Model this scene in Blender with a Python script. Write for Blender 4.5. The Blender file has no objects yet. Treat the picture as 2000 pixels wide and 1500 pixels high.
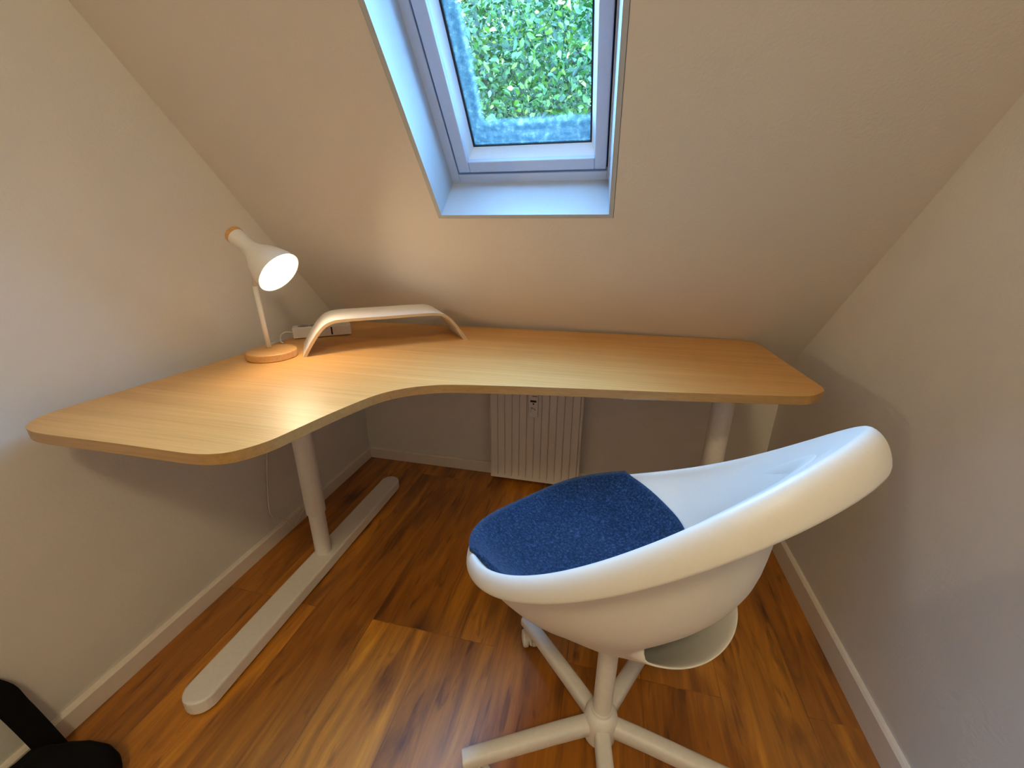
import bpy, bmesh, math, random
from mathutils import Vector, Matrix
random.seed(7)
S = bpy.context.scene
COL = S.collection

# ---------------------------------------------------------------- camera, world, lights, exposure
FPX = 804.4
cam_d = bpy.data.cameras.new('camera'); cam = bpy.data.objects.new('camera', cam_d); COL.objects.link(cam)
cam_d.sensor_fit = 'HORIZONTAL'; cam_d.sensor_width = 36.0; cam_d.lens = FPX / 2000 * 36.0
cam_d.clip_start = 0.02
yaw, pitch, roll = math.radians(-13.052), math.radians(20.11), math.radians(0.293)
fwd = Vector((math.sin(yaw) * math.cos(pitch), math.cos(yaw) * math.cos(pitch), -math.sin(pitch)))
r0 = Vector((math.cos(yaw), -math.sin(yaw), 0)); u0 = r0.cross(fwd)
rt = r0 * math.cos(roll) + u0 * math.sin(roll); up = -r0 * math.sin(roll) + u0 * math.cos(roll)
m3 = Matrix((rt, up, -fwd)).transposed()
cam.matrix_world = Matrix.Translation((0, 0, 1.07)) @ m3.to_4x4()
S.camera = cam

W = bpy.data.worlds.new('overcast_sky'); S.world = W; W.use_nodes = True
bg = W.node_tree.nodes['Background']
bg.inputs['Color'].default_value = (0.29, 0.64, 1.16, 1); bg.inputs['Strength'].default_value = 31.0

S.view_settings.view_transform = 'Standard'; S.view_settings.look = 'None'
S.view_settings.exposure = 0.18; S.view_settings.gamma = 1.0; S.view_settings.use_curve_mapping = False
S.cycles.use_denoising = True
S.cycles.max_bounces = 10; S.cycles.diffuse_bounces = 6; S.cycles.transparent_max_bounces = 12
S.cycles.sample_clamp_indirect = 6.0

# ---------------------------------------------------------------- room numbers (metres)
XL, XR, YB, YF = -1.12, 0.662, 1.64, -1.7
TANS, ZS = 1.1055, 2.417                      # slope: z = ZS - TANS*y
TH = math.atan(TANS)
NO = Vector((0, math.sin(TH), math.cos(TH)))   # outward normal of the slope
SU = Vector((0, -math.cos(TH), math.sin(TH)))  # up along the slope
O = Vector((0, 0, ZS))
ZF = 2.40
DESK = 0.73
def slope(u, s, d): return O + Vector((u, 0, 0)) + SU * s + NO * d

# ---------------------------------------------------------------- material helpers
def mat(name, color, rough=0.5, metal=0.0, spec=0.5):
    m = bpy.data.materials.new(name); m.use_nodes = True
    b = m.node_tree.nodes['Principled BSDF']
    b.inputs['Base Color'].default_value = (*color, 1); b.inputs['Roughness'].default_value = rough
    b.inputs['Metallic'].default_value = metal; b.inputs['Specular IOR Level'].default_value = spec
    return m, m.node_tree, b
def nd(nt, typ, **kw):
    n = nt.nodes.new(typ)
    for k, v in kw.items(): setattr(n, k, v)
    return n
def ramp(nt, stops):
    r = nd(nt, 'ShaderNodeValToRGB'); e = r.color_ramp.elements
    while len(e) < len(stops): e.new(0.5)
    for i, (p, c) in enumerate(stops):
        e[i].position = p; e[i].color = (*c, 1) if len(c) == 3 else c
    return r
def coords(nt, scale=(1, 1, 1), kind='Object', rot=(0, 0, 0), loc=(0, 0, 0)):
    t = nd(nt, 'ShaderNodeTexCoord'); mp = nd(nt, 'ShaderNodeMapping')
    mp.inputs['Scale'].default_value = scale; mp.inputs['Rotation'].default_value = rot; mp.inputs['Location'].default_value = loc
    nt.links.new(t.outputs[kind], mp.inputs['Vector']); return mp.outputs['Vector']
def noise(nt, vec, scale, detail=4, rough=0.55, dist=0.0):
    n = nd(nt, 'ShaderNodeTexNoise'); n.inputs['Scale'].default_value = scale; n.inputs['Detail'].default_value = detail
    n.inputs['Roughness'].default_value = rough; n.inputs['Distortion'].default_value = dist
    nt.links.new(vec, n.inputs['Vector']); return n.outputs['Fac']
def mix(nt, fac, a, b, blend='MIX'):
    n = nd(nt, 'ShaderNodeMix', data_type='RGBA', blend_type=blend)
    for sock, v in ((n.inputs[0], fac), (n.inputs[6], a), (n.inputs[7], b)):
        if hasattr(v, 'links'): nt.links.new(v, sock)
        elif isinstance(v, (int, float)): sock.default_value = v
        else: sock.default_value = (*v, 1)
    return n.outputs[2]
def math_n(nt, op, a, b=0.0, clamp=False):
    n = nd(nt, 'ShaderNodeMath', operation=op, use_clamp=clamp)
    for i, v in enumerate((a, b)):
        if hasattr(v, 'links'): nt.links.new(v, n.inputs[i])
        else: n.inputs[i].default_value = v
    return n.outputs[0]
def bump(nt, b, height, strength, dist):
    n = nd(nt, 'ShaderNodeBump'); n.inputs['Strength'].default_value = strength; n.inputs['Distance'].default_value = dist
    nt.links.new(height, n.inputs['Height']); nt.links.new(n.outputs['Normal'], b.inputs['Normal'])

M = {}
def make_materials():
    # plaster walls
    m, nt, b = mat('wall_plaster', (0.68, 0.66, 0.62), 0.85)
    v = coords(nt); n1 = noise(nt, v, 3.0, 3); n2 = noise(nt, v, 140.0, 2, 0.5)
    st = noise(nt, coords(nt, (4, 4, 30)), 3.0, 4, 0.6, 0.6)
    r = ramp(nt, [(0.3, (0.65, 0.63, 0.585)), (0.7, (0.71, 0.69, 0.645))]); nt.links.new(n1, r.inputs[0]); nt.links.new(r.outputs[0], b.inputs['Base Color'])
    bump(nt, b, math_n(nt, 'ADD', n2, math_n(nt, 'MULTIPLY', st, 1.2)), 0.18, 0.004); M['wall'] = m
    m, nt, b = mat('ceiling_plaster', (0.66, 0.62, 0.57), 0.9)
    n2 = noise(nt, coords(nt), 160.0, 2); bump(nt, b, n2, 0.15, 0.003); M['ceiling'] = m
    # floor
    m, nt, b = mat('oak_laminate', (0.3, 0.13, 0.03), 0.36)
    t = nd(nt, 'ShaderNodeTexCoord'); sp = nd(nt, 'ShaderNodeSeparateXYZ'); nt.links.new(t.outputs['Object'], sp.inputs[0])
    cb = nd(nt, 'ShaderNodeCombineXYZ')
    nt.links.new(math_n(nt, 'ADD', sp.outputs['Y'], 0.414), cb.inputs['X']); nt.links.new(math_n(nt, 'ADD', sp.outputs['X'], 1.36), cb.inputs['Y'])
    br = nd(nt, 'ShaderNodeTexBrick'); br.offset = 0.37; br.offset_frequency = 3; br.squash = 1.0
    nt.links.new(cb.outputs[0], br.inputs['Vector'])
    for k, val in (('Scale', 1.0), ('Mortar Size', 0.0012), ('Mortar Smooth', 0.1), ('Brick Width', 1.2), ('Row Height', 0.19), ('Bias', 0.0)): br.inputs[k].default_value = val
    br.inputs['Color1'].default_value = (0, 0, 0, 1); br.inputs['Color2'].default_value = (1, 1, 1, 1); br.inputs['Mortar'].default_value = (0.5, 0.5, 0.5, 1)
    # per-plank shift of the grain
    sh = nd(nt, 'ShaderNodeVectorMath', operation='SCALE'); nt.links.new(br.outputs['Color'], sh.inputs[0]); sh.inputs['Scale'].default_value = 7.0
    av = nd(nt, 'ShaderNodeVectorMath', operation='ADD'); nt.links.new(t.outputs['Object'], av.inputs[0]); nt.links.new(sh.outputs[0], av.inputs[1])
    def stretched(sx, sy):
        mp = nd(nt, 'ShaderNodeMapping'); mp.inputs['Scale'].default_value = (sx, sy, 1); nt.links.new(av.outputs[0], mp.inputs['Vector']); return mp.outputs[0]
    g1 = noise(nt, stretched(9, 1.1), 2.2, 6, 0.62, 0.9)
    g2 = noise(nt, stretched(60, 2.2), 2.5, 4, 0.6, 0.4)
    r1 = ramp(nt, [(0.28, (0.17, 0.055, 0.003)), (0.47, (0.42, 0.155, 0.008)), (0.62, (0.60, 0.24, 0.013)), (0.78, (0.74, 0.35, 0.03))]); nt.links.new(g1, r1.inputs[0])
    c = mix(nt, 0.45, r1.outputs[0], mix(nt, g2, (0.45, 0.40, 0.35), (1.25, 1.2, 1.1)), 'MULTIPLY')
    tone = mix(nt, br.outputs['Color'], (0.60, 0.52, 0.48), (1.20, 1.22, 1.2)); c = mix(nt, 0.85, c, tone, 'MULTIPLY')
    vo = nd(nt, 'ShaderNodeTexVoronoi'); vo.inputs['Scale'].default_value = 1.0; nt.links.new(stretched(5.2, 3.0), vo.inputs['Vector'])
    wob = math_n(nt, 'ADD', vo.outputs['Distance'], math_n(nt, 'MULTIPLY', math_n(nt, 'SUBTRACT', g2, 0.5), 0.10))
    kr = ramp(nt, [(0.05, (0.05, 0.04, 0.04)), (0.11, (0.25, 0.21, 0.18)), (0.18, (0.66, 0.60, 0.54)), (0.34, (1, 1, 1))]); nt.links.new(wob, kr.inputs[0])
    c = mix(nt, 0.92, c, kr.outputs[0], 'MULTIPLY')
    fl = ramp(nt, [(0.60, (1, 1, 1)), (0.70, (0.30, 0.24, 0.2))]); nt.links.new(noise(nt, stretched(46, 7), 1.0, 2, 0.5, 0.6), fl.inputs[0])
    c = mix(nt, 0.6, c, fl.outputs[0], 'MULTIPLY')
    c = mix(nt, math_n(nt, 'MULTIPLY', br.outputs['Fac'], 0.28), c, (0.03, 0.012, 0.004))
    nt.links.new(c, b.inputs['Base Color'])
    rr = ramp(nt, [(0.2, (0.48,) * 3), (0.8, (0.38,) * 3)]); nt.links.new(g2, rr.inputs[0]); nt.links.new(rr.outputs[0], b.inputs['Roughness']); b.inputs['Specular IOR Level'].default_value = 0.9
    bump(nt, b, math_n(nt, 'SUBTRACT', math_n(nt, 'MULTIPLY', g2, 0.3), br.outputs['Fac']), 0.12, 0.002); M['floor'] = m
    # desk veneer: grain along the long side
    def veneer(name, dark, mid, light, sc, rough, rot=0.0):
        m, nt, b = mat(name, mid, rough)
        v = coords(nt, (sc[0], sc[1], sc[1]), rot=(0, 0, rot))
        g = noise(nt, v, 1.0, 5, 0.6, 0.5); f = noise(nt, coords(nt, (sc[0] * 1.5, sc[1] * 6, sc[1] * 6), rot=(0, 0, rot)), 1.0, 3, 0.6)
        r = ramp(nt, [(0.25, dark), (0.5, mid), (0.75, light)]); nt.links.new(g, r.inputs[0])
        fr = ramp(nt, [(0.35, (0.72, 0.68, 0.62)), (0.55, (1.02, 1.02, 1.02))]); nt.links.new(f, fr.inputs[0])
        nt.links.new(mix(nt, 0.4, r.outputs[0], fr.outputs[0], 'MULTIPLY'), b.inputs['Base Color'])
        bump(nt, b, f, 0.06, 0.001); return m
    M['desk'] = veneer('oak_veneer', (0.57, 0.29, 0.080), (0.63, 0.335, 0.100), (0.69, 0.38, 0.122), (1.6, 26), 0.44, math.radians(-4)); M['desk'].node_tree.nodes['Principled BSDF'].inputs['Specular IOR Level'].default_value = 0.8
    M['edge'] = veneer('oak_edging', (0.34, 0.20, 0.07), (0.40, 0.24, 0.085), (0.46, 0.28, 0.10), (3, 60), 0.45)
    M['pale_wood'] = veneer('beech_wood', (0.55, 0.29, 0.09), (0.62, 0.34, 0.12), (0.66, 0.38, 0.14), (6, 60), 0.45)
    m, nt, b = mat('plywood_edge', (0.55, 0.38, 0.2), 0.6)
    w = nd(nt, 'ShaderNodeTexWave', bands_direction='Z'); w.inputs['Scale'].default_value = 120; w.inputs['Distortion'].default_value = 1.0
    nt.links.new(coords(nt), w.inputs['Vector']); r = ramp(nt, [(0.0, (0.42, 0.27, 0.13)), (1.0, (0.60, 0.43, 0.24))]); nt.links.new(w.outputs['Fac'], r.inputs[0]); nt.links.new(r.outputs[0], b.inputs['Base Color']); M['ply'] = m
    def plain(key, name, col, rough, spec=0.5, metal=0.0, nscale=90, amt=0.05, bs=0.0):
        m, nt, b = mat(name, col, rough, metal, spec)
        n = noise(nt, coords(nt), nscale, 3)
        r = ramp(nt, [(0.2, tuple(x * (1 - amt) for x in col)), (0.8, tuple(min(1, x * (1 + amt)) for x in col))]); nt.links.new(n, r.inputs[0]); nt.links.new(r.outputs[0], b.inputs['Base Color'])
        if bs: bump(nt, b, n, bs, 0.001)
        M[key] = m; return m
    plain('white_metal', 'white_powder_coat', (0.72, 0.70, 0.66), 0.42, bs=0.05)
    plain('plastic', 'white_polypropylene', (0.71, 0.69, 0.645), 0.42, nscale=200, amt=0.02)
    plain('lacquer', 'white_lacquer', (0.78, 0.76, 0.73), 0.38, amt=0.02)
    plain('skirt', 'white_skirting_paint', (0.74, 0.68, 0.60), 0.5, amt=0.03)
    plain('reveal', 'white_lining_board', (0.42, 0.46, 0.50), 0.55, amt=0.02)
    plain('sash', 'sky_tinted_window_paint', (0.52, 0.62, 0.80), 0.40, amt=0.02)  # white frame, with the blue cast of the daylight put into its colour
    plain('bead', 'sky_lit_glazing_bead', (0.70, 0.82, 0.92), 0.40, amt=0.02)  # lighter than the sash: brightness from the sky is painted into the bead
    plain('radiator', 'radiator_enamel', (0.74, 0.70, 0.65), 0.4, amt=0.02)
    plain('black', 'black_rubber', (0.012, 0.012, 0.014), 0.7)
    plain('bag', 'black_nylon', (0.004, 0.004, 0.005), 0.9, spec=0.15, nscale=300, amt=0.3, bs=0.2)
    plain('cable', 'white_cable', (0.62, 0.58, 0.52), 0.5)
    plain('grey_plastic', 'grey_plastic', (0.25, 0.25, 0.25), 0.5)
    plain('gasket', 'window_gasket', (0.01, 0.012, 0.02), 0.6)
    plain('lamp_white', 'lamp_enamel', (0.74, 0.72, 0.67), 0.35, amt=0.02)
    plain('bark', 'tree_bark', (0.06, 0.045, 0.03), 0.9, nscale=20, amt=0.4)
    plain('grass', 'garden_grass', (0.05, 0.13, 0.03), 0.95, nscale=4, amt=0.5)
    plain('concrete', 'roof_edge', (0.30, 0.29, 0.28), 0.8)
    # pad felt
    m, nt, b = mat('navy_felt', (0.02, 0.05, 0.13), 0.95, spec=0.1)
    n = noise(nt, coords(nt), 210, 4, 0.75); n2 = noise(nt, coords(nt), 14, 4, 0.65)
    r = ramp(nt, [(0.34, (0.003, 0.008, 0.022)), (0.52, (0.010, 0.027, 0.070)), (0.75, (0.055, 0.10, 0.20))]); nt.links.new(n, r.inputs[0])
    nt.links.new(mix(nt, 0.5, r.outputs[0], mix(nt, n2, (0.25, 0.25, 0.28), (2.0, 1.9, 1.8)), 'MULTIPLY'), b.inputs['Base Color'])
    b.inputs['Sheen Weight'].default_value = 0.35; b.inputs['Sheen Tint'].default_value = (0.25, 0.45, 0.9, 1); b.inputs['Sheen Roughness'].default_value = 0.5
    bump(nt, b, n, 0.5, 0.002); M['felt'] = m
    # glass with condensation along the left and lower edge of the pane
    m = bpy.data.materials.new('window_glass'); m.use_nodes = True; nt = m.node_tree; nt.nodes.clear()
    out = nd(nt, 'ShaderNodeOutputMaterial'); tr = nd(nt, 'ShaderNodeBsdfTransparent'); tr.inputs[0].default_value = (0.95, 0.98, 0.97, 1)
    gl = nd(nt, 'ShaderNodeBsdfGlossy'); gl.inputs['Roughness'].default_value = 0.02
    fr = nd(nt, 'ShaderNodeFresnel'); fr.inputs['IOR'].default_value = 1.45
    mx = nd(nt, 'ShaderNodeMixShader'); nt.links.new(math_n(nt, 'MULTIPLY', fr.outputs[0], 0.6), mx.inputs[0]); nt.links.new(tr.outputs[0], mx.inputs[1]); nt.links.new(gl.outputs[0], mx.inputs[2])
    tc = nd(nt, 'ShaderNodeTexCoord'); sp = nd(nt, 'ShaderNodeSeparateXYZ'); nt.links.new(tc.outputs['Object'], sp.inputs[0])
    ns = noise(nt, coords(nt), 60, 5, 0.7); nb = noise(nt, coords(nt), 9, 4, 0.6)
    # object x runs from the pane's left edge, y up the pane from its lower edge
    def band(sock, width, soft):
        e = math_n(nt, 'ADD', sock, math_n(nt, 'MULTIPLY', math_n(nt, 'SUBTRACT', nb, 0.5), soft * 0.9))
        mr = nd(nt, 'ShaderNodeMapRange', interpolation_type='SMOOTHSTEP'); nt.links.new(e, mr.inputs[0])
        mr.inputs[1].default_value = width + soft; mr.inputs[2].default_value = width - soft; mr.inputs[3].default_value = 0; mr.inputs[4].default_value = 1
        return mr.outputs[0]
    bm_ = math_n(nt, 'MAXIMUM', band(sp.outputs['X'], 0.040, 0.010), band(sp.outputs['Y'], 0.062, 0.012))
    dew = nd(nt, 'ShaderNodeBsdfTranslucent')
    dr = ramp(nt, [(0.40, (0.045, 0.075, 0.088)), (0.54, (0.085, 0.12, 0.12)), (0.64, (0.19, 0.22, 0.20))]); nt.links.new(ns, dr.inputs[0]); nt.links.new(dr.outputs[0], dew.inputs[0])
    fac = math_n(nt, 'MULTIPLY', bm_, math_n(nt, 'ADD', math_n(nt, 'MULTIPLY', ns, 0.25), 0.72), True)
    m2 = nd(nt, 'ShaderNodeMixShader'); nt.links.new(fac, m2.inputs[0]); nt.links.new(mx.outputs[0], m2.inputs[1]); nt.links.new(dew.outputs[0], m2.inputs[2])
    nt.links.new(m2.outputs[0], out.inputs[0]); M['glass'] = m
    # leaves
    def leaf(key, name, a, b_, c_):
        m, nt, b = mat(name, a, 0.45)
        g = nd(nt, 'ShaderNodeNewGeometry'); r = ramp(nt, [(0.0, a), (0.55, b_), (0.93, c_), (1.0, (0.26, 0.21, 0.04))]); nt.links.new(g.outputs['Random Per Island'], r.inputs[0])
        nt.links.new(r.outputs[0], b.inputs['Base Color'])
        tl = nd(nt, 'ShaderNodeBsdfTranslucent'); nt.links.new(r.outputs[0], tl.inputs[0])
        ms = nd(nt, 'ShaderNodeMixShader'); ms.inputs[0].default_value = 0.35
        nt.links.new(b.outputs[0], ms.inputs[1]); nt.links.new(tl.outputs[0], ms.inputs[2]); nt.links.new(ms.outputs[0], nt.nodes['Material Output'].inputs[0]); M[key] = m
    leaf('leaf', 'green_leaves', (0.004, 0.018, 0.003), (0.022, 0.066, 0.008), (0.085, 0.145, 0.015))
    leaf('leaf_dark', 'dark_green_leaves', (0.006, 0.03, 0.008), (0.014, 0.06, 0.014), (0.04, 0.11, 0.02))
    # bulb / lamps
    def emit(key, name, col, st):
        m = bpy.data.materials.new(name); m.use_nodes = True; nt = m.node_tree; nt.nodes.clear()
        o = nd(nt, 'ShaderNodeOutputMaterial'); e = nd(nt, 'ShaderNodeEmission'); e.inputs[0].default_value = (*col, 1); e.inputs[1].default_value = st
        nt.links.new(e.outputs[0], o.inputs[0]); M[key] = m
    emit('bulb', 'lit_bulb', (1.0, 0.74, 0.48), 150)
    emit('ceiling_bulb', 'lit_opal_glass', (1.0, 0.80, 0.47), 64)
make_materials()

# ---------------------------------------------------------------- object helpers
def tag(o, label=None, cat=None, group=None, kind=None):
    if label: o['label'] = label
    if cat: o['category'] = cat
    if group: o['group'] = group
    if kind: o['kind'] = kind
    return o
def empty(name, loc, label, cat, rz=0.0):
    o = bpy.data.objects.new(name, None); COL.objects.link(o); o.location = loc; o.rotation_euler = (0, 0, rz)
    o.empty_display_size = 0.05
    return tag(o, label, cat)
def build(name, bm, m, parent=None, smooth=False, bevel=0.0, seg=2, auto=None):
    bmesh.ops.recalc_face_normals(bm, faces=bm.faces)
    me = bpy.data.meshes.new(name); bm.to_mesh(me); bm.free()
    o = bpy.data.objects.new(name, me); COL.objects.link(o)
    for x in (m if isinstance(m, (list, tuple)) else [m]): me.materials.append(x)
    if smooth: me.polygons.foreach_set('use_smooth', [True] * len(me.polygons))
    if bevel:
        b = o.modifiers.new('bevel', 'BEVEL'); b.width = bevel; b.segments = seg; b.limit_method = 'ANGLE'; b.angle_limit = math.radians(40)
        if smooth: b.harden_normals = False
    if auto is not None:
        me.polygons.foreach_set('use_smooth', [True] * len(me.polygons))
        me.set_sharp_from_angle(angle=math.radians(auto))
    if parent: o.parent = parent
    return o
def box(bm, c, s, mtx=None, mi=0):
    r = bmesh.ops.create_cube(bm, size=1.0)
    for v in r['verts']:
        v.co = Vector((v.co.x * s[0], v.co.y * s[1], v.co.z * s[2])) + Vector(c)
        if mtx is not None: v.co = mtx @ v.co
    for f in {f for v in r['verts'] for f in v.link_faces}: f.material_index = mi
    return r['verts']
def hexa(bm, pts, mi=0):
    v = [bm.verts.new(p) for p in pts]
    for q in ((0, 1, 2, 3), (4, 7, 6, 5), (0, 4, 5, 1), (1, 5, 6, 2), (2, 6, 7, 3), (3, 7, 4, 0)):
        f = bm.faces.new([v[i] for i in q]); f.material_index = mi
def frame_of(d):
    d = Vector(d).normalized(); a = Vector((0, 0, 1)) if abs(d.z) < 0.95 else Vector((1, 0, 0))
    x = a.cross(d).normalized(); return x, d.cross(x), d
def tube(bm, pts, r, n=14, cap=True, oval=1.0):
    pts = [Vector(p) for p in pts]; rings = []
    rs = r if isinstance(r, (list, tuple)) else [r] * len(pts)
    for i, p in enumerate(pts):
        d = (pts[min(i + 1, len(pts) - 1)] - pts[max(i - 1, 0)])
        x, y, _ = frame_of(d)
        rings.append([bm.verts.new(p + x * math.cos(2 * math.pi * k / n) * rs[i] + y * math.sin(2 * math.pi * k / n) * rs[i] * oval) for k in range(n)])
    for a, b in zip(rings, rings[1:]):
        for k in range(n): bm.faces.new((a[k], a[(k + 1) % n], b[(k + 1) % n], b[k]))
    if cap: bm.faces.new(rings[0][::-1]); bm.faces.new(rings[-1])
def lathe(bm, prof, origin=(0, 0, 0), axis=(0, 0, 1), n=48, cap0=True, cap1=True):
    x, y, d = frame_of(axis); o = Vector(origin); rings = []
    for r, h in prof: rings.append([bm.verts.new(o + d * h + (x * math.cos(2 * math.pi * k / n) + y * math.sin(2 * math.pi * k / n)) * r) for k in range(n)])
    for a, b in zip(rings, rings[1:]):
        for k in range(n): bm.faces.new((a[k], a[(k + 1) % n], b[(k + 1) % n], b[k]))
    if cap0: bm.faces.new(rings[0][::-1])
    if cap1: bm.faces.new(rings[-1])
def prism(bm, poly, z0, z1, mi_top=0, mi_side=0):
    a = [bm.verts.new((x, y, z0)) for x, y in poly]; b = [bm.verts.new((x, y, z1)) for x, y in poly]
    n = len(poly)
    f = bm.faces.new(a[::-1]); f.material_index = mi_top
    f = bm.faces.new(b); f.material_index = mi_top
    for i in range(n):
        f = bm.faces.new((a[i], a[(i + 1) % n], b[(i + 1) % n], b[i])); f.material_index = mi_side
def smooth_path(pts, n=8, closed=False):
    P = [Vector(p) for p in pts]; out = []; L = len(P)
    rng = range(L) if closed else range(L - 1)
    for i in rng:
        g = (lambda j: P[j % L]) if closed else (lambda j: P[max(0, min(L - 1, j))])
        p0, p1, p2, p3 = g(i - 1), g(i), g(i + 1), g(i + 2)
        for k in range(n):
            t = k / n
            out.append(0.5 * ((2 * p1) + (p2 - p0) * t + (2 * p0 - 5 * p1 + 4 * p2 - p3) * t * t + (3 * p1 - p0 - 3 * p2 + p3) * t ** 3))
    if not closed: out.append(P[-1])
    return out
def struct(name, bm, m, **kw):
    o = build(name, bm, m, **kw); o['kind'] = 'structure'; return o

# ---------------------------------------------------------------- room shell
T = 0.12
bm = bmesh.new(); box(bm, ((XL + XR) / 2, (YF + YB) / 2, -T / 2), (XR - XL + 2 * T, YB - YF + 2 * T, T)); struct('floor', bm, M['floor'])
zk = ZS - TANS * YB
def wall_side(name, x0, x1):
    bm = bmesh.new()
    poly = [(YF - T, 0), (YB, 0), (YB, zk), ((ZS - ZF) / TANS, ZF), (YF - T, ZF)]
    a = [bm.verts.new((x0, y, z)) for y, z in poly]; b = [bm.verts.new((x1, y, z)) for y, z in poly]
    bm.faces.new(a); bm.faces.new(b[::-1])
    for i in range(5): bm.faces.new((a[i], b[i], b[(i + 1) % 5], a[(i + 1) % 5]))
    return struct(name, bm, M['wall'])
wall_side('wall_left', XL - T, XL); wall_side('wall_right', XR, XR + T)
bm = bmesh.new(); box(bm, ((XL + XR) / 2, YB + T / 2, zk / 2), (XR - XL + 2 * T, T, zk)); struct('wall_back', bm, M['wall'])
bm = bmesh.new(); box(bm, ((XL + XR) / 2, YF - T / 2, ZF / 2), (XR - XL, T, ZF)); struct('wall_front', bm, M['wall'])
# sloping ceiling with the skylight opening, and the flat ceiling behind
UL, UR, SB, ST = -0.479, -0.018, -1.7525, -0.80
DEP = 0.27
s_bot = -(YB) / math.cos(TH); s_top = -((ZS - ZF) / TANS) / math.cos(TH)
bm = bmesh.new()
def slab(u0, u1, s0, s1, d0=0.0, d1=DEP):
    hexa(bm, [slope(u0, s0, d0), slope(u1, s0, d0), slope(u1, s1, d0), slope(u0, s1, d0), slope(u0, s0, d1), slope(u1, s0, d1), slope(u1, s1, d1), slope(u0, s1, d1)])
g = 0.012
slab(XL - T, UL - g, s_bot - 0.35, s_top); slab(UR + g, XR + T, s_bot - 0.35, s_top)
slab(UL - g, UR + g, s_bot - 0.35, SB - g); slab(UL - g, UR + g, ST + g, s_top)
box(bm, ((XL + XR) / 2, (YF + 0.0) / 2, ZF + T / 2), (XR - XL + 2 * T, -YF + 0.05, T))
struct('ceiling', bm, M['ceiling'])
# skirting boards
def skirting(name, p0, p1, nrm, h, th=0.013):
    bm = bmesh.new(); p0 = Vector(p0); p1 = Vector(p1); n = Vector(nrm)
    prof = [(0, 0), (th, 0), (th, h - 0.006), (th - 0.005, h), (0, h)]
    a = [bm.verts.new(p0 + n * q + Vector((0, 0, z))) for q, z in prof]; b = [bm.verts.new(p1 + n * q + Vector((0, 0, z))) for q, z in prof]
    bm.faces.new(a); bm.faces.new(b[::-1])
    for i in range(5): bm.faces.new((a[i], b[i], b[(i + 1) % 5], a[(i + 1) % 5]))
    return struct(name, bm, M['skirt'])
skirting('baseboard_left', (XL, YF, 0), (XL, YB, 0), (1, 0, 0), 0.055)
skirting('baseboard_right', (XR, YF, 0), (XR, YB, 0), (-1, 0, 0), 0.075)
skirting('baseboard_back', (XL + 0.013, YB, 0), (XR - 0.013, YB, 0), (0, -1, 0), 0.055)

# ---------------------------------------------------------------- skylight
win = bpy.data.objects.new('window_1', None); COL.objects.link(win); win['kind'] = 'structure'
def ring(bm, o, i, d0, d1):
    """rectangular ring; o=(u0,u1,s0,s1) outer, i inner"""
    def bar(u0, u1, s0, s1):
        hexa(bm, [slope(u0, s0, d0), slope(u1, s0, d0), slope(u1, s1, d0), slope(u0, s1, d0), slope(u0, s0, d1), slope(u1, s0, d1), slope(u1, s1, d1), slope(u0, s1, d1)])
    bar(o[0], i[0], o[2], o[3]); bar(i[1], o[1], o[2], o[3]); bar(i[0], i[1], o[2], i[2]); bar(i[0], i[1], i[3], o[3])
def quadring(bm, ro, do, ri, di):
    """sloped faces from the rectangle ro at depth do to ri at depth di, with thickness behind"""
    def rect(r, d): return [slope(r[0], r[2], d), slope(r[1], r[2], d), slope(r[1], r[3], d), slope(r[0], r[3], d)]
    a = [bm.verts.new(p) for p in rect(ro, do)]; b = [bm.verts.new(p) for p in rect(ri, di)]
    for k in range(4): bm.faces.new((a[k], a[(k + 1) % 4], b[(k + 1) % 4], b[k]))
bm = bmesh.new()   # lining boards of the opening
gr = (-0.4845, -0.0285, -1.762, ST + 0.005)
ro = (UL, UR, SB, ST)
def board(ra, da, rb, db, th=0.011):
    def rect(r, d, e): return [slope(r[0] - e, r[2] - e, d), slope(r[1] + e, r[2] - e, d), slope(r[1] + e, r[3] + e, d), slope(r[0] - e, r[3] + e, d)]
    A, B, Cc, D = rect(ra, da, 0), rect(rb, db, 0), rect(ra, da, th), rect(rb, db, th)
    for k in range(4):
        l = (k + 1) % 4
        hexa(bm, [A[k], A[l], B[l], B[k], Cc[k], Cc[l], D[l], D[k]])
board(ro, -0.001, gr, 0.15)
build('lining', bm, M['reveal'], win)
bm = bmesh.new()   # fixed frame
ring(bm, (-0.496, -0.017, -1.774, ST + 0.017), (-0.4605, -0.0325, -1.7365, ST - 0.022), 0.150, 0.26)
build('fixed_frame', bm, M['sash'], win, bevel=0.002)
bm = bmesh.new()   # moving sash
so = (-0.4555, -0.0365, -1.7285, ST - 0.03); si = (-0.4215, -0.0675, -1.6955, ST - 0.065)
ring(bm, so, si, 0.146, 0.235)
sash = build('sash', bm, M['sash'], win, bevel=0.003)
bm = bmesh.new()   # inner chamfer down to the pane
gi = (-0.4085, -0.0785, -1.678, ST - 0.085)
def cham(ra, da, rb, db):
    def rect(r, d): return [slope(r[0], r[2], d), slope(r[1], r[2], d), slope(r[1], r[3], d), slope(r[0], r[3], d)]
    A, B = rect(ra, da), rect(rb, db); A2 = rect(ra, db + 0.012); B2 = rect(rb, db + 0.012)
    for k in range(4):
        l = (k + 1) % 4; hexa(bm, [A[k], A[l], B[l], B[k], A2[k], A2[l], B2[l], B2[k]])
cham((si[0] - 0.001, si[1] + 0.001, si[2] - 0.001, si[3] + 0.001), 0.158, gi, 0.186)
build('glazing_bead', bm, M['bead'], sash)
bm = bmesh.new(); e = 0.0045
ring(bm, gi, (gi[0] + e, gi[1] - e, gi[2] + 0.002, gi[3] - e), 0.1875, 0.197); build('glazing_seal', bm, M['gasket'], sash)
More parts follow.
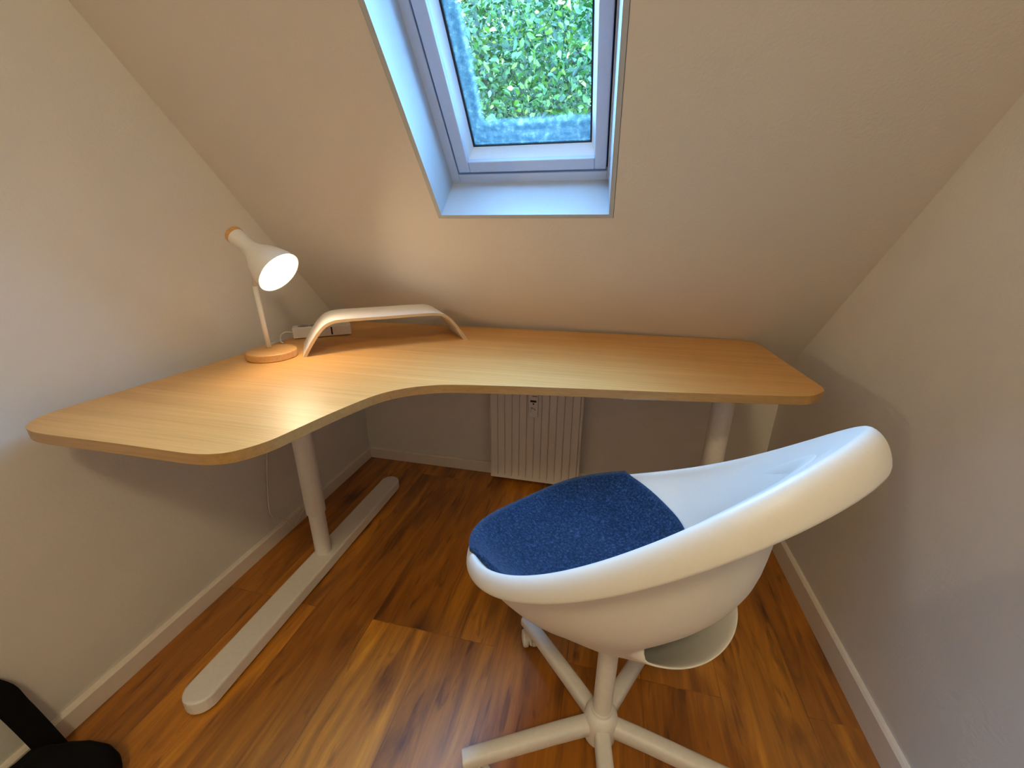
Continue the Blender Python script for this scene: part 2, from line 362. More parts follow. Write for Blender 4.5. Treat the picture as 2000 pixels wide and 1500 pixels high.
bm = bmesh.new(); ring(bm, (-0.4605, -0.0325, -1.7365, ST - 0.022), (-0.4565, -0.0360, -1.7295, ST - 0.029), 0.168, 0.2); build('frame_seal', bm, M['gasket'], win)
# pane: its own axes, x from the left edge, y up the slope from the lower edge
bm = bmesh.new(); gw, gh = gi[1] - gi[0], gi[3] - gi[2]
box(bm, (gw / 2, gh / 2, 0.002), (gw + 0.004, gh + 0.004, 0.004))
pane = build('pane', bm, M['glass'], sash)
pm = Matrix((Vector((1, 0, 0)), SU, NO)).transposed().to_4x4(); pm.translation = slope(gi[0], gi[2], 0.192)
pane.matrix_local = pm
bm = bmesh.new(); ring(bm, (-0.54, 0.03, -1.83, ST + 0.06), (-0.425, -0.062, -1.694, ST - 0.07), 0.262, 0.285); build('flashing', bm, M['concrete'], win)
# the daylight that comes through the opening is sampled through this portal (gives off no light of its own)
pl = bpy.data.lights.new('window_portal', 'AREA'); pl.shape = 'RECTANGLE'; pl.size = 0.36; pl.size_y = 0.90; pl.cycles.is_portal = True
po = bpy.data.objects.new('window_portal', pl); COL.objects.link(po)
mm = Matrix((Vector((1, 0, 0)), SU, NO)).transposed().to_4x4(); mm.translation = slope((gi[0] + gi[1]) / 2, (gi[2] + gi[3]) / 2, 0.30); po.matrix_world = mm

# ---------------------------------------------------------------- outside: garden and trees
bm = bmesh.new(); box(bm, (0, 10, -3.1), (30, 19, 0.2)); g_ = build('ground', bm, M['grass']); g_['kind'] = 'structure'
def tree(name, loc, height, rx, rz, zc, nleaf, lsize, m, label, seed):
    rnd = random.Random(seed)
    t = empty(name, loc, label, 'tree')
    bm = bmesh.new()
    tube(bm, smooth_path([(0, 0, 0), (0.05, 0.02, height * 0.3), (-0.06, 0.05, height * 0.6), (0.03, 0, height * 0.92)], 4), [0.16 - 0.14 * i / 12 for i in range(13)], 8)
    build('trunk', bm, M['bark'], t, smooth=True)
    bm = bmesh.new(); tips = []
    for k in range(34):
        z = zc + rnd.uniform(-0.95, 0.85) * rz; a = rnd.uniform(0, 2 * math.pi)
        rr = rx * math.sqrt(max(0.05, 1 - ((z - zc) / rz) ** 2)) * rnd.uniform(0.75, 1.0)
        p0 = Vector((0, 0, max(0.3, z - 0.6 * rx))); p2 = Vector((math.cos(a) * rr, math.sin(a) * rr, z))
        p1 = (p0 + p2) / 2 + Vector((rnd.uniform(-.15, .15), rnd.uniform(-.15, .15), rnd.uniform(0, .25)))
        tube(bm, smooth_path([p0, p1, p2], 4), [0.03 - 0.0030 * i for i in range(9)], 5); tips.append((p0, p1, p2))
    build('branches', bm, M['bark'], t, smooth=True)
    verts, faces = [], []
    for k in range(nleaf):
        while True:
            q = Vector((rnd.uniform(-1, 1), rnd.uniform(-1, 1), rnd.uniform(-1, 1)))
            if 0.35 < q.length < 1: break
        p = Vector((q.x * rx, q.y * rx, zc + q.z * rz)) + Vector((rnd.gauss(0, .06), rnd.gauss(0, .06), rnd.gauss(0, .06)))
        L = lsize * rnd.uniform(0.6, 1.35); w = L * rnd.uniform(0.45, 0.62)
        d = Vector((rnd.gauss(0, 1), rnd.gauss(0, 1), rnd.gauss(-0.3, .7))).normalized()
        nrm = Vector((rnd.gauss(0, .8), rnd.gauss(-0.5, .8), rnd.gauss(0.9, .6)))
        x = d.cross(nrm)
        if x.length < 1e-3: continue
        x.normalize(); nn = x.cross(d).normalized(); b0 = len(verts)
        verts += [p, p + d * L * .35 + x * w * .5 + nn * w * .12, p + d * L * .75 + x * w * .36 + nn * w * .08, p + d * L - nn * L * .12,
                  p + d * L * .75 - x * w * .36 + nn * w * .08, p + d * L * .35 - x * w * .5 + nn * w * .12, p + d * L * .4, p + d * L * .75 - nn * L * .04]
        faces += [(b0, b0 + 1, b0 + 6), (b0 + 1, b0 + 2, b0 + 7, b0 + 6), (b0 + 2, b0 + 3, b0 + 7), (b0, b0 + 6, b0 + 5), (b0 + 6, b0 + 7, b0 + 4, b0 + 5), (b0 + 7, b0 + 3, b0 + 4)]
    me = bpy.data.meshes.new('foliage'); me.from_pydata([tuple(v) for v in verts], [], faces); me.materials.append(m)
    o = bpy.data.objects.new('foliage', me); COL.objects.link(o); o.parent = t; o['kind'] = 'stuff'
    return t
tree('leafy_tree', (-1.15, 5.3, -3), 6.4, 2.0, 1.9, 4.95, 60000, 0.060, M['leaf'], 'bushy green tree filling the middle of the skylight view', 1)
tree('leafy_tree', (-4.8, 6.0, -3), 5.8, 1.5, 1.8, 4.4, 7000, 0.11, M['leaf_dark'], 'darker green tree standing left of the bushy tree outside the skylight', 2)
tree('leafy_tree', (2.6, 6.2, -3), 5.8, 1.5, 1.8, 4.4, 7000, 0.11, M['leaf_dark'], 'darker green tree standing right of the bushy tree outside the skylight', 3)
tree('leafy_tree', (-1.9, 10.7, -3), 8.9, 2.9, 3.4, 5.6, 20000, 0.17, M['leaf_dark'], 'tall dark tree behind the other trees outside the skylight', 4)

# ---------------------------------------------------------------- desk
desk = empty('corner_desk', (-0.87, 0.95, 0), 'wide L-shaped corner desk with oak veneer top and white metal T-shaped legs', 'desk')
dk = lambda p: (p[0] + 0.87, p[1] - 0.95)
out_pts = [(-1.047, 0.975), (-1.054, 0.738), (-1.061, 0.62), (-1.066, 0.532), (-1.058, 0.496), (-1.039, 0.472), (-1.019, 0.460), (-0.987, 0.453), (-0.937, 0.452), (-0.817, 0.455), (-0.702, 0.456), (-0.648, 0.457), (-0.616, 0.462), (-0.591, 0.473), (-0.574, 0.490), (-0.554, 0.524), (-0.541, 0.574), (-0.524, 0.648), (-0.496, 0.742), (-0.471, 0.788), (-0.437, 0.823), (-0.396, 0.848), (-0.351, 0.865), (-0.255, 0.883), (-0.105, 0.905), (0.11, 0.933), (0.317, 0.962), (0.439, 0.983), (0.472, 0.999), (0.501, 1.030), (0.511, 1.058), (0.511, 1.091), (0.503, 1.267), (0.495, 1.470), (0.484, 1.500), (0.455, 1.518), (0.412, 1.5215), (0.154, 1.515), (-0.184, 1.504), (-0.552, 1.493), (-1.03, 1.478), (-1.052, 1.46), (-1.052, 1.43)]
poly = [(p.x, p.y) for p in smooth_path([(*dk(p), 0) for p in out_pts], 3, closed=True)]
bm = bmesh.new(); prism(bm, poly, DESK - 0.021, DESK, 0, 1)
build('desktop', bm, [M['desk'], M['edge']], desk, bevel=0.0022, seg=2)
def add_foot(name, x, y0, y1, w, h):
    bm = bmesh.new(); r = w / 2; pts = []
    for k in range(13): a = math.pi + math.pi * k / 12; pts.append((*dk((x + r * math.cos(a), y0 + r + r * math.sin(a))),))
    for k in range(13): a = math.pi * k / 12; pts.append((*dk((x + r * math.cos(a), y1 - r + r * math.sin(a))),))
    prism(bm, pts, 0.005, h); f = build(name, bm, M['white_metal'], desk, bevel=0.006, seg=3)
    cx, cy = dk((x, (y0 + y1) / 2)); bm = bmesh.new(); prism(bm, [(cx + (px - cx) * 0.8, cy + (py - cy) * 0.985) for px, py in pts], 0.0, 0.0065); build('foot_shadow_slab', bm, M['black'], f)  # black slab added under the foot to stand in for its contact shadow
    return f
def add_leg(x, y, zf, fx, fy0, fy1):
    bm = bmesh.new(); cx, cy = dk((x, y))
    lathe(bm, [(0.026, zf - 0.002), (0.0255, zf + 0.004), (0.0255, 0.24)], (cx, cy, 0), n=32)
    leg = build('leg', bm, M['white_metal'], desk, auto=40)
    bm = bmesh.new(); lathe(bm, [(0.0285, 0.205), (0.030, 0.208), (0.030, 0.69)], (cx, cy, 0), n=32); build('leg_sleeve', bm, M['white_metal'], leg, auto=40)
    for zz, aa in ((0.63, -0.9), (0.64, -1.9)) if x < 0 else ((0.375, -1.2), (0.64, -1.9)):
        bm = bmesh.new(); lathe(bm, [(0.004, 0), (0.004, 0.003)], (cx + 0.0292 * math.cos(aa), cy + 0.0292 * math.sin(aa), zz), (math.cos(aa), math.sin(aa), 0), n=10)
        build('screw', bm, M['black'], leg)
    f = add_foot('foot', fx, fy0, fy1, 0.078, 0.045)
    return leg
add_leg(-0.882, 0.955, 0.045, -0.874, 0.452, 1.432)
add_leg(0.345, 1.20, 0.045, 0.327, 0.875, 1.54)
def rail(p0, p1, w, h, ztop):
    a = Vector((*dk(p0), 0)); b = Vector((*dk(p1), 0)); d = (b - a).normalized(); n = Vector((-d.y, d.x, 0)) * w / 2
    bm = bmesh.new(); P = [a - n, b - n, b + n, a + n]
    hexa(bm, [q + Vector((0, 0, ztop - h)) for q in P] + [q + Vector((0, 0, ztop)) for q in P])
    build('frame_rail', bm, M['white_metal'], desk, bevel=0.002)
zt = DESK - 0.021
rail((0.05, 0.955), (0.435, 1.015), 0.02, 0.010, zt); rail((0.345, 1.03), (0.345, 1.46), 0.06, 0.022, zt)
rail((-0.882, 0.56), (-0.882, 1.40), 0.06, 0.022, zt); rail((-0.85, 1.36), (0.32, 1.40), 0.04, 0.022, zt)

# ---------------------------------------------------------------- desk lamp
lamp = empty('desk_lamp', (-0.935, 0.961, DESK), 'lit white desk lamp with round wooden base on the left of the desk', 'lamp')
lo = lambda v: Vector(v) - Vector((-0.935, 0.961, DESK))
bm = bmesh.new(); lathe(bm, [(0.0625, 0.0), (0.0655, 0.002), (0.0655, 0.019), (0.0635, 0.0215)], n=64); build('base', bm, M['pale_wood'], lamp, auto=35)
oc = Vector((-0.828, 0.925, 0.972)); ax = Vector((0.800, -0.045, -0.598)).normalized()
bk = lambda L: lo(oc - ax * L)
bm = bmesh.new(); tube(bm, [lo((-0.959, 0.978, 0.7515)), lo((-0.9585, 0.975, 0.85)), lo((-0.958, 0.972, 0.935))], 0.0068, 16); tube(bm, [lo((-0.958, 0.972, 0.930)), bk(0.085)], 0.0065, 12)
build('rod', bm, M['lamp_white'], lamp, smooth=True)
bm = bmesh.new()
prof_o = [(0.0215, 0.146), (0.0205, 0.128), (0.0195, 0.110), (0.0200, 0.098), (0.0235, 0.086), (0.0315, 0.072), (0.0415, 0.056), (0.0500, 0.037), (0.0565, 0.017), (0.0590, 0.0)]
prof_i = [(0.0575, 0.0005), (0.0548, 0.017), (0.0484, 0.037), (0.040, 0.055), (0.030, 0.071), (0.022, 0.084)]
lathe(bm, [(r, -h) for r, h in prof_o + prof_i], lo(oc), ax, n=56, cap0=True, cap1=True)
build('lamp_shade', bm, M['lamp_white'], lamp, auto=50)
bm = bmesh.new(); lathe(bm, [(0.0222, -0.146), (0.0226, -0.148), (0.0226, -0.155), (0.021, -0.158)], lo(oc), ax, n=40); build('end_cap', bm, M['pale_wood'], lamp, auto=35)
bm = bmesh.new(); bmesh.ops.create_uvsphere(bm, u_segments=24, v_segments=16, radius=0.023, matrix=Matrix.Translation(bk(0.023))); build('bulb', bm, M['bulb'], lamp, smooth=True)
cord = [(-1.0, 0.955, DESK + 0.004), (-1.028, 0.975, DESK + 0.004), (-1.036, 1.03, DESK + 0.004), (-1.04, 1.09, DESK + 0.004)]
bm = bmesh.new(); tube(bm, [lo(p) for p in smooth_path(cord, 6)], 0.003, 8); build('cord', bm, M['cable'], lamp, smooth=True)

# ---------------------------------------------------------------- power strip behind the stand
an = math.atan2(0.106, 0.144)
strip = empty('power_strip', (-1.021, 1.150, DESK), 'white power strip lying on the desk behind the curved stand', 'power strip', an)
bm = bmesh.new(); box(bm, (0.092, 0.024, 0.0205), (0.184, 0.048, 0.037)); build('housing', bm, M['lacquer'], strip, bevel=0.004, seg=3)
bm = bmesh.new(); box(bm, (0.121, -0.0002, 0.021), (0.005, 0.002, 0.026)); build('switch', bm, M['black'], strip)
for k, x in enumerate((0.045, 0.078)):
    bm = bmesh.new(); lathe(bm, [(0.0185, 0), (0.0185, 0.0008)], (x - 0.01, 0.024, 0.0388), n=24); build('socket', bm, M['grey_plastic'], strip)
bm = bmesh.new(); box(bm, (0.1, -0.0002, 0.034), (0.012, 0.002, 0.006)); build('plug_recess', bm, M['grey_plastic'], strip)
bm = bmesh.new(); tube(bm, smooth_path([(0.001, 0.015, 0.02), (-0.02, 0.006, 0.026), (-0.035, -0.006, 0.018), (-0.035, -0.03, 0.004), (-0.028, -0.05, 0.004)], 6), 0.003, 8); build('cord', bm, M['cable'], strip, smooth=True)

# ---------------------------------------------------------------- curved monitor stand
stand = empty('monitor_stand', (-0.847, 0.977, DESK), 'white bentwood monitor stand arching over the desk beside the lamp', 'monitor stand', math.atan2(0.612, 0.791))
prof = smooth_path([(0.0, 0, 0.0), (0.030, 0, 0.046), (0.058, 0, 0.080), (0.085, 0, 0.0965), (0.125, 0, 0.1015), (0.25, 0, 0.1015), (0.375, 0, 0.1015), (0.418, 0, 0.0965), (0.445, 0, 0.080), (0.473, 0, 0.046), (0.503, 0, 0.0)], 6)
th = 0.0085; D = 0.185
bm = bmesh.new(); ringsv = []
for i, p in enumerate(prof):
    d = (prof[min(i + 1, len(prof) - 1)] - prof[max(0, i - 1)]).normalized(); n = Vector((-d.z, 0, d.x)); q = p - n * th
    if i in (0, len(prof) - 1): q.z = 0.0; q.x = p.x + (0.0105 if i == 0 else -0.0105)
    ringsv.append([bm.verts.new(c) for c in (p, p + Vector((0, D, 0)), q + Vector((0, D, 0)), q)])
for a, b in zip(ringsv, ringsv[1:]):
    for k in range(4):
        f = bm.faces.new((a[k], a[(k + 1) % 4], b[(k + 1) % 4], b[k])); f.material_index = 1 if k in (1, 3) else 0
bm.faces.new(ringsv[0]); bm.faces.new(ringsv[-1][::-1])
build('board', bm, [M['lacquer'], M['ply']], stand, auto=30)

# ---------------------------------------------------------------- radiator on the knee wall
rad = empty('radiator', (-0.26, 1.549, 0.035), 'white ribbed panel radiator on the low wall under the desk', 'radiator')
bm = bmesh.new(); w, h = 0.392, 0.50; nb = 12; x0 = -0.194
pts = [(-0.196, 0.004), (-0.190, 0.0)]
pitch_ = 0.378 / nb
for k in range(nb):
    xa = x0 + 0.005 + k * pitch_
    pts += [(xa + 0.0015, 0.0), (xa + pitch_ - 0.006, 0.0), (xa + pitch_ - 0.003, 0.006), (xa + pitch_ - 0.001, 0.0)]
pts += [(0.194, 0.0), (0.196, 0.004)]
zl = [0.022, h - 0.022]
a = [bm.verts.new((x, y, zl[0])) for x, y in pts]; b = [bm.verts.new((x, y, zl[1])) for x, y in pts]
for i in range(len(pts) - 1): bm.faces.new((a[i], a[i + 1], b[i + 1], b[i]))
c0 = [bm.verts.new((x, 0.004 if i in (0, len(pts) - 1) else 0.0, 0.012)) for i, (x, y) in enumerate(pts)]; c1 = [bm.verts.new((x, 0.004 if i in (0, len(pts) - 1) else 0.0, h - 0.012)) for i, (x, y) in enumerate(pts)]
for i in range(len(pts) - 1): bm.faces.new((c0[i], c0[i + 1], a[i + 1], a[i])); bm.faces.new((b[i], b[i + 1], c1[i + 1], c1[i]))
box(bm, (0, 0.03, 0.006), (w, 0.058, 0.012)); box(bm, (0, 0.03, h - 0.006), (w, 0.058, 0.012)); box(bm, (-0.1945, 0.034, h / 2), (0.003, 0.060, h)); box(bm, (0.1945, 0.034, h / 2), (0.003, 0.060, h)); box(bm, (0, 0.0595, h / 2), (w, 0.003, h))
build('ribbed_panel', bm, M['radiator'], rad)
for x in (-0.12, 0.12):
    bm = bmesh.new(); box(bm, (x, 0.075, h * 0.5), (0.03, 0.034, h * 0.7)); build('bracket', bm, M['radiator'], rad)
bm = bmesh.new(); box(bm, (-0.0045, -0.010, 0.372), (0.0375, 0.020, 0.105)); met = build('heat_meter', bm, M['lacquer'], rad, bevel=0.003)
bm = bmesh.new(); box(bm, (-0.005, -0.0206, 0.393), (0.025, 0.0012, 0.0085)); build('display', bm, M['black'], met)
bm = bmesh.new(); lathe(bm, [(0.0035, 0), (0.0035, 0.0012)], (-0.004, -0.0202, 0.3815), (0, -1, 0), n=14); build('sensor_eye', bm, M['black'], met)
for dx, dz, ww in ((-0.010, 0.364, 0.011), (-0.004, 0.3605, 0.018), (-0.013, 0.3535, 0.006), (0.004, 0.3555, 0.008), (-0.014, 0.346, 0.004)): 
    bm = bmesh.new(); box(bm, (dx - 0.001, -0.0203, dz), (ww, 0.0008, 0.0022)); build('printed_mark', bm, M['grey_plastic'], met)
bm = bmesh.new(); box(bm, (0.0, -0.0203, 0.4155), (0.02, 0.0008, 0.005)); build('printed_mark', bm, M['grey_plastic'], met)

# ---------------------------------------------------------------- cord by the left wall
bm = bmesh.new()
cp = [(-1.094, 1.21, 0.66), (-1.094, 1.212, 0.35), (-1.094, 1.211, 0.19), (-1.094, 1.205, 0.12), (-1.092, 1.150, 0.065), (-1.090, 1.103, 0.046), (-1.088, 1.072, 0.028), (-1.088, 1.050, 0.034), (-1.092, 1.030, 0.075), (-1.096, 0.995, 0.110), (-1.104, 0.985, 0.14), (-1.110, 1.005, 0.235), (-1.110, 1.030, 0.34), (-1.106, 1.06, 0.5), (-1.09, 1.09, 0.69)]
tube(bm, smooth_path(cp, 6), 0.0026, 8)
tag(build('extension_cord', bm, M['cable'], smooth=True), 'thin pale cord looping down from the desk along the left wall', 'cord')

# ---------------------------------------------------------------- black bag in the near left corner
bag = empty('black_bag', (-0.985, 0.243, 0), 'black soft bag slumped on the floor in the near left corner', 'bag')
bm = bmesh.new(); bmesh.ops.create_uvsphere(bm, u_segments=32, v_segments=20, radius=1)
for v in bm.verts:
    x, y, z = v.co; s = 1 + 0.07 * math.sin(5 * x + 2 * z) + 0.05 * math.sin(7 * y + 3 * x)
    px = math.copysign(abs(x) ** 0.6, x) * 0.105 * s; py = math.copysign(abs(y) ** 0.6, y) * 0.095 * s; pz = 0.042 + math.copysign(abs(z) ** 0.65, z) * 0.046 * (s if z > 0 else 1)
    v.co = (px, py, max(0.0, pz))
build('bag_body', bm, M['bag'], bag, smooth=True)
bm = bmesh.new()
sp_ = smooth_path([(-0.075, 0.075, 0.03), (-0.095, 0.074, 0.09), (-0.112, 0.070, 0.16), (-0.118, 0.062, 0.22), (-0.118, 0.02, 0.29), (-0.11, -0.04, 0.27), (-0.08, -0.08, 0.16), (-0.05, -0.07, 0.05)], 6)
prev = None
for i, p in enumerate(sp_):
    d = (sp_[min(i + 1, len(sp_) - 1)] - sp_[max(0, i - 1)]).normalized(); n = Vector((1, 0, 0)); sd = d.cross(n).normalized()
    cur = [bm.verts.new(p + sd * a_ + n * b_) for a_, b_ in ((-.02, -.002), (.02, -.002), (.02, .002), (-.02, .002))]
    if prev:
        for k in range(4): bm.faces.new((prev[k], prev[(k + 1) % 4], cur[(k + 1) % 4], cur[k]))
    prev = cur
build('strap', bm, M['bag'], bag)

# ---------------------------------------------------------------- swivel chair
CY = math.radians(-40)      # direction of the chair's back
chair = empty('swivel_chair', (0.057, 0.61, 0), 'white moulded swivel chair with navy seat pad and five-armed base', 'chair', CY)
cx_, a_, b_, z0_, dz_, c_ = -0.022, 0.286, 0.238, 0.499, 0.384, -0.075
NT = 120
def K(t):
    tt = (t + math.pi) % (2 * math.pi) - math.pi; fl = math.exp(-(math.degrees(tt) / 40) ** 2)     # straighter front edge
    return Vector((cx_ - a_ * math.cos(t) * (1 - 0.13 * fl), b_ * math.sin(t), -0.01 * fl + z0_ + dz_ * (1 - math.cos(t)) / 2 + c_ * math.sin(t) ** 2))
def outw(t):
    k = K(t); v = Vector((k.x - 0.0, k.y, 0)); return v.normalized()
def backness(t): return (1 - math.cos(t)) / 2
ZC = 0.468
def sstep(a, b, x):
    x = max(0.0, min(1.0, (x - a) / (b - a))); return x * x * (3 - 2 * x)
def interp(tab, x):
    for (x0, y0), (x1, y1) in zip(tab, tab[1:]):
        if x <= x1: return y0 + (y1 - y0) * (x - x0) / (x1 - x0)
    return tab[-1][1]
def bkw(t): return sstep(0.45, 0.92, backness(t))
GB = [(0, 0), (0.3, 0.012), (0.45, 0.045), (0.55, 0.10), (0.62, 0.18), (0.68, 0.31), (0.73, 0.50), (0.77, 0.67), (0.82, 0.80), (0.87, 0.88), (0.93, 0.95), (1, 1)]
def z_in(x, y):
    """height of the inner shell surface under the chair-local point x, y"""
    r = math.hypot(x - cx_, y)
    t = math.atan2(y / b_, -(x - cx_) / a_); k = K(t); R = math.hypot(k.x - cx_, k.y)
    rho = min(1.0, r / R); w = bkw(t)
    return ZC + (k.z - 0.002 - ZC) * ((1 - w) * rho ** 3.4 + w * interp(GB, rho))
rows = []   # each row: function of t
def lip(t):
    s = backness(t); return 0.006 + 0.021 * s, 0.028 + 0.013 * s      # out, down
SB_ = [(0, 0.085, 0.398), (0.12, 0.115, 0.432), (0.24, 0.143, 0.472), (0.33, 0.166, 0.508), (0.40, 0.181, 0.538), (0.48, 0.194, 0.568), (0.58, 0.204, 0.607), (0.68, 0.209, 0.65), (0.78, 0.212, 0.70), (0.87, 0.214, 0.745), (0.94, 0.216, 0.78), (1.0, 0.219, 0.815)]
SBR = [(q[0], q[1]) for q in SB_]; SBZ = [(q[0], q[2]) for q in SB_]
def skirt(t, v):
    v = v + 0.26 * bkw(t) * math.sin(math.atan2(K(t).y, K(t).x) - 0.1) * v * (1 - v)
    o, w = lip(t); k = K(t); u = outw(t); kr = math.hypot(k.x, k.y); bw = bkw(t)
    rU = kr + o - 0.014; zU = k.z - w + 0.004
    rC, zCc = rU * 0.80, 0.42 + 0.36 * (zU - 0.47)
    r1 = 0.085 * (1 - v) ** 2 + rC * 2 * v * (1 - v) + rU * v * v
    z1 = 0.398 * (1 - v) ** 2 + zCc * 2 * v * (1 - v) + zU * v * v
    sc = kr / 0.264
    r2 = interp(SBR, v) * (1 + (sc - 1) * v); z2 = 0.398 + (interp(SBZ, v) - 0.398) * (zU - 0.02 - 0.398) / 0.417 if v > 0.33 else interp(SBZ, v)
    if v > 0.33:
        f = (v - 0.33) / 0.67; zf = (interp(SBZ, v) - 0.508) / (0.815 - 0.508); z2 = 0.508 + zf * (zU - 0.012 - 0.508)
    r = r1 * (1 - bw) + r2 * bw; z = z1 * (1 - bw) + z2 * bw
    return Vector((u.x * r, u.y * r, z))
def win_back(t):
    ph = math.atan2(K(t).y, K(t).x)
    ph -= math.radians(6); lim = math.radians(50)
    return 1 - (abs(ph) / lim) ** 2.4 if abs(ph) < lim else 0.0
tl = [2 * math.pi * i / NT for i in range(NT)]
grid = []
def addrow(f): grid.append([f(t) for t in tl])
addrow(lambda t: outw(t) * 0.03 + Vector((0, 0, 0.394)))
addrow(lambda t: outw(t) * 0.07 + Vector((0, 0, 0.395)))
VV = [0.0, 0.06, 0.12, 0.18, 0.24, 0.29, 0.325]
for j, v in enumerate(VV):
    def f(t, v=v, j=j):
        p = skirt(t, v); wgt = win_back(t) * (j / (len(VV) - 1)) ** 1.3
        return p + outw(t) * 0.028 * wgt - Vector((0, 0, 0.010 * wgt))
    addrow(f)
gap_row = len(grid) - 1
for v in (0.34, 0.37, 0.42, 0.48, 0.58, 0.68, 0.78, 0.87, 0.94, 1.0):
    def f(t, v=v):
        p = skirt(t, v)
        if v < 0.5: p += (Vector((0, 0, 0.036)) - outw(t) * 0.016) * win_back(t) * {0.34: 1, 0.37: 0.8, 0.42: 0.5, 0.48: 0.25}[v]
        return p
    addrow(f)
def rim(fo, fd, inn=0.0):
    def f(t):
        o, w = lip(t); k = K(t); return k + outw(t) * (o * fo - inn) - Vector((0, 0, w * fd))
    return f
addrow(rim(0.9, 1.03)); addrow(rim(1.05, 0.95)); addrow(rim(0.98, 0.72)); addrow(rim(0.80, 0.42)); addrow(rim(0.55, 0.18)); addrow(rim(0.25, 0.03)); addrow(rim(0, 0, 0.0)); addrow(rim(0, 0.10, 0.005))
for rho in (0.965, 0.93, 0.89, 0.85, 0.81, 0.77, 0.735, 0.70, 0.66, 0.61, 0.55, 0.43, 0.3, 0.15):
    def f(t, rho=rho):
        k = K(t); x = cx_ + (k.x - cx_) * rho; y = k.y * rho; return Vector((x, y, z_in(x, y)))
    addrow(f)
bm = bmesh.new(); V = [[bm.verts.new(p) for p in row] for row in grid]
for j in range(len(V) - 1):
    for i in range(NT):
        if j == gap_row and win_back(tl[i]) * win_back(tl[(i + 1) % NT]) > 0.06: continue
        bm.faces.new((V[j][i], V[j][(i + 1) % NT], V[j + 1][(i + 1) % NT], V[j + 1][i]))
c = bm.verts.new((0, 0, 0.394)); ci = bm.verts.new((cx_, 0, ZC))
for i in range(NT):
    bm.faces.new((c, V[0][(i + 1) % NT], V[0][i])); bm.faces.new((ci, V[-1][i], V[-1][(i + 1) % NT]))
sh = build('seat_shell', bm, M['plastic'], chair, smooth=True)
so_ = sh.modifiers.new('thickness', 'SOLIDIFY'); so_.thickness = 0.004; so_.offset = -1
su_ = sh.modifiers.new('smooth', 'SUBSURF'); su_.levels = 1; su_.render_levels = 1
# seat pad: covers the front of the seat, rounded back edge
bd = []
lim = math.radians(61)
for k in range(41):
    t = -lim + 2 * lim * k / 40; q = K(t); u = outw(t); bd.append((q.x + u.x * 0.005, q.y + u.y * 0.005))
q = K(lim); Bx, By = q.x, q.y
for k in range(1, 48):
    s_ = math.pi / 2 - math.pi * k / 48
    bd.append((Bx + (0.128 - Bx) * math.cos(s_) ** 0.95, By * math.copysign(abs(math.sin(s_)) ** 1.1, s_)))
bm = bmesh.new(); ctr = Vector((-0.06, 0, 0)); NR = 14; top, bot = [], []
for j in range(1, NR + 1):
    rt_, rb_ = [], []
    for x, y in bd:
        f = j / NR; px, py = ctr.x + (x - ctr.x) * f, ctr.y + (y - ctr.y) * f
        z = z_in(px, py); edge = 0.011 * (1 - max(0, (f - 0.90) / 0.10) ** 2 * 0.35)
        rt_.append(bm.verts.new((px, py, z + 0.003 + edge))); rb_.append(bm.verts.new((px, py, z + 0.003)))
    top.append(rt_); bot.append(rb_)
n = len(bd); ct = bm.verts.new((ctr.x, 0, z_in(ctr.x, 0) + 0.014)); cb = bm.verts.new((ctr.x, 0, z_in(ctr.x, 0) + 0.003))
for i in range(n):
    l = (i + 1) % n
    bm.faces.new((ct, top[0][i], top[0][l])); bm.faces.new((cb, bot[0][l], bot[0][i]))
    for j in range(NR - 1):
        bm.faces.new((top[j][i], top[j + 1][i], top[j + 1][l], top[j][l])); bm.faces.new((bot[j][i], bot[j][l], bot[j + 1][l], bot[j + 1][i]))
    bm.faces.new((top[-1][i], bot[-1][i], bot[-1][l], top[-1][l]))
pad = build('seat_pad', bm, M['felt'], chair, smooth=True); pad['label'] = 'navy blue felt seat pad'
bm = bmesh.new(); lathe(bm, [(0.0195, 0.10), (0.0195, 0.385), (0.03, 0.391), (0.06, 0.394)], n=32); build('column', bm, M['white_metal'], chair, auto=40)
bm = bmesh.new(); lathe(bm, [(0.030, 0.050), (0.034, 0.053), (0.0355, 0.075), (0.0355, 0.100), (0.034, 0.114), (0.030, 0.123), (0.0245, 0.127), (0.0225, 0.128), (0.0215, 0.134)], n=40); build('hub', bm, M['white_metal'], chair, auto=40)
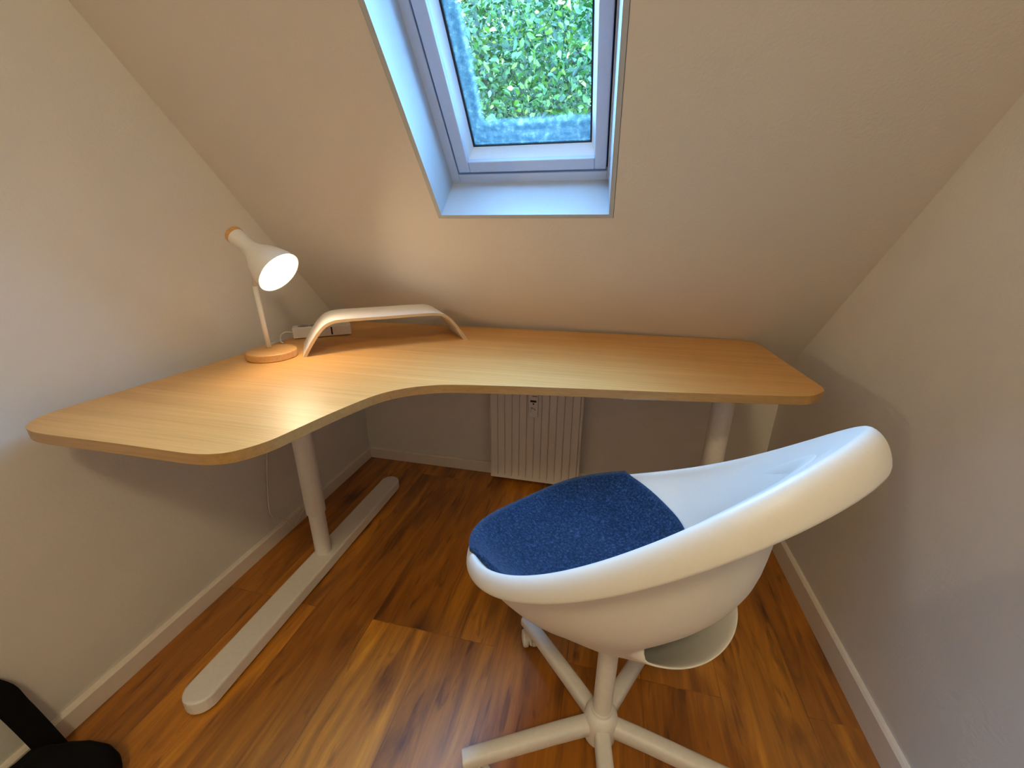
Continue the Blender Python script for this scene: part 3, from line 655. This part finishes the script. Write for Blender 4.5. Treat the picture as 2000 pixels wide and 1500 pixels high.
for A in (206, 134, 62, -10, -82):
    aw = math.radians(A) - CY; d = Vector((math.cos(aw), math.sin(aw), 0)); s = Vector((-d.y, d.x, 0))
    bm = bmesh.new(); rings = []
    for r, zc_, hh, ww in ((0.028, 0.088, 0.020, 0.0165), (0.10, 0.088, 0.019, 0.0165), (0.297, 0.080, 0.0165, 0.0160)):
        ring_ = []
        for k in range(16):
            a2 = 2 * math.pi * k / 16; ex = 0.62
            cxx = math.copysign(abs(math.cos(a2)) ** ex, math.cos(a2)) * ww; czz = math.copysign(abs(math.sin(a2)) ** ex, math.sin(a2)) * hh
            ring_.append(bm.verts.new(d * r + s * cxx + Vector((0, 0, zc_ + czz))))
        rings.append(ring_)
    for p_, q_ in zip(rings, rings[1:]):
        for k in range(16): bm.faces.new((p_[k], p_[(k + 1) % 16], q_[(k + 1) % 16], q_[k]))
    bm.faces.new(rings[0][::-1]); bm.faces.new(rings[-1])
    arm = build('base_arm', bm, M['white_metal'], chair, bevel=0.002, auto=45)
    # twin-wheel caster trailing under the tip
    tip = d * 0.272; sw = {206: 0.4, 134: 2.6, 62: 1.0, -10: 0.3, -82: 1.4}[A]
    wd = Vector((math.cos(sw), math.sin(sw), 0)); wa = Vector((-wd.y, wd.x, 0)); wc = tip + wd * 0.012 + Vector((0, 0, 0.0225))
    bm = bmesh.new()
    for sgn in (-1, 1):
        lathe(bm, [(0.012, 0.004), (0.0205, 0.005), (0.0225, 0.008), (0.0225, 0.015), (0.020, 0.019), (0.010, 0.021)], wc, wa * sgn, n=28)
    cas = build('caster', bm, M['plastic'], arm, auto=45)
    bm = bmesh.new()
    lathe(bm, [(0.014, 0.040), (0.014, 0.052), (0.006, 0.053), (0.006, 0.070)], tip, (0, 0, 1), n=20)
    tube(bm, [wc + wd * 0.0245 * math.cos(math.radians(15 + 150 * k / 8)) + Vector((0, 0, 0.0245 * math.sin(math.radians(15 + 150 * k / 8)))) for k in range(9)], 0.0045, 8, oval=2.6)
    o_ = build('caster_cover', bm, M['plastic'], arm, auto=45)

# ---------------------------------------------------------------- ceiling lamp in the room behind the camera
cl = empty('ceiling_lamp', (0.12, -0.80, ZF), 'round opal ceiling lamp behind the viewpoint', 'lamp')
bm = bmesh.new(); lathe(bm, [(0.16, -0.0), (0.16, -0.02), (0.155, -0.025)], n=48); build('mount_plate', bm, M['lacquer'], cl, auto=40)
bm = bmesh.new(); lathe(bm, [(0.150, -0.0255), (0.15, -0.05), (0.135, -0.07), (0.09, -0.083), (0.03, -0.088)], n=48); build('opal_shade', bm, M['ceiling_bulb'], cl, auto=60)
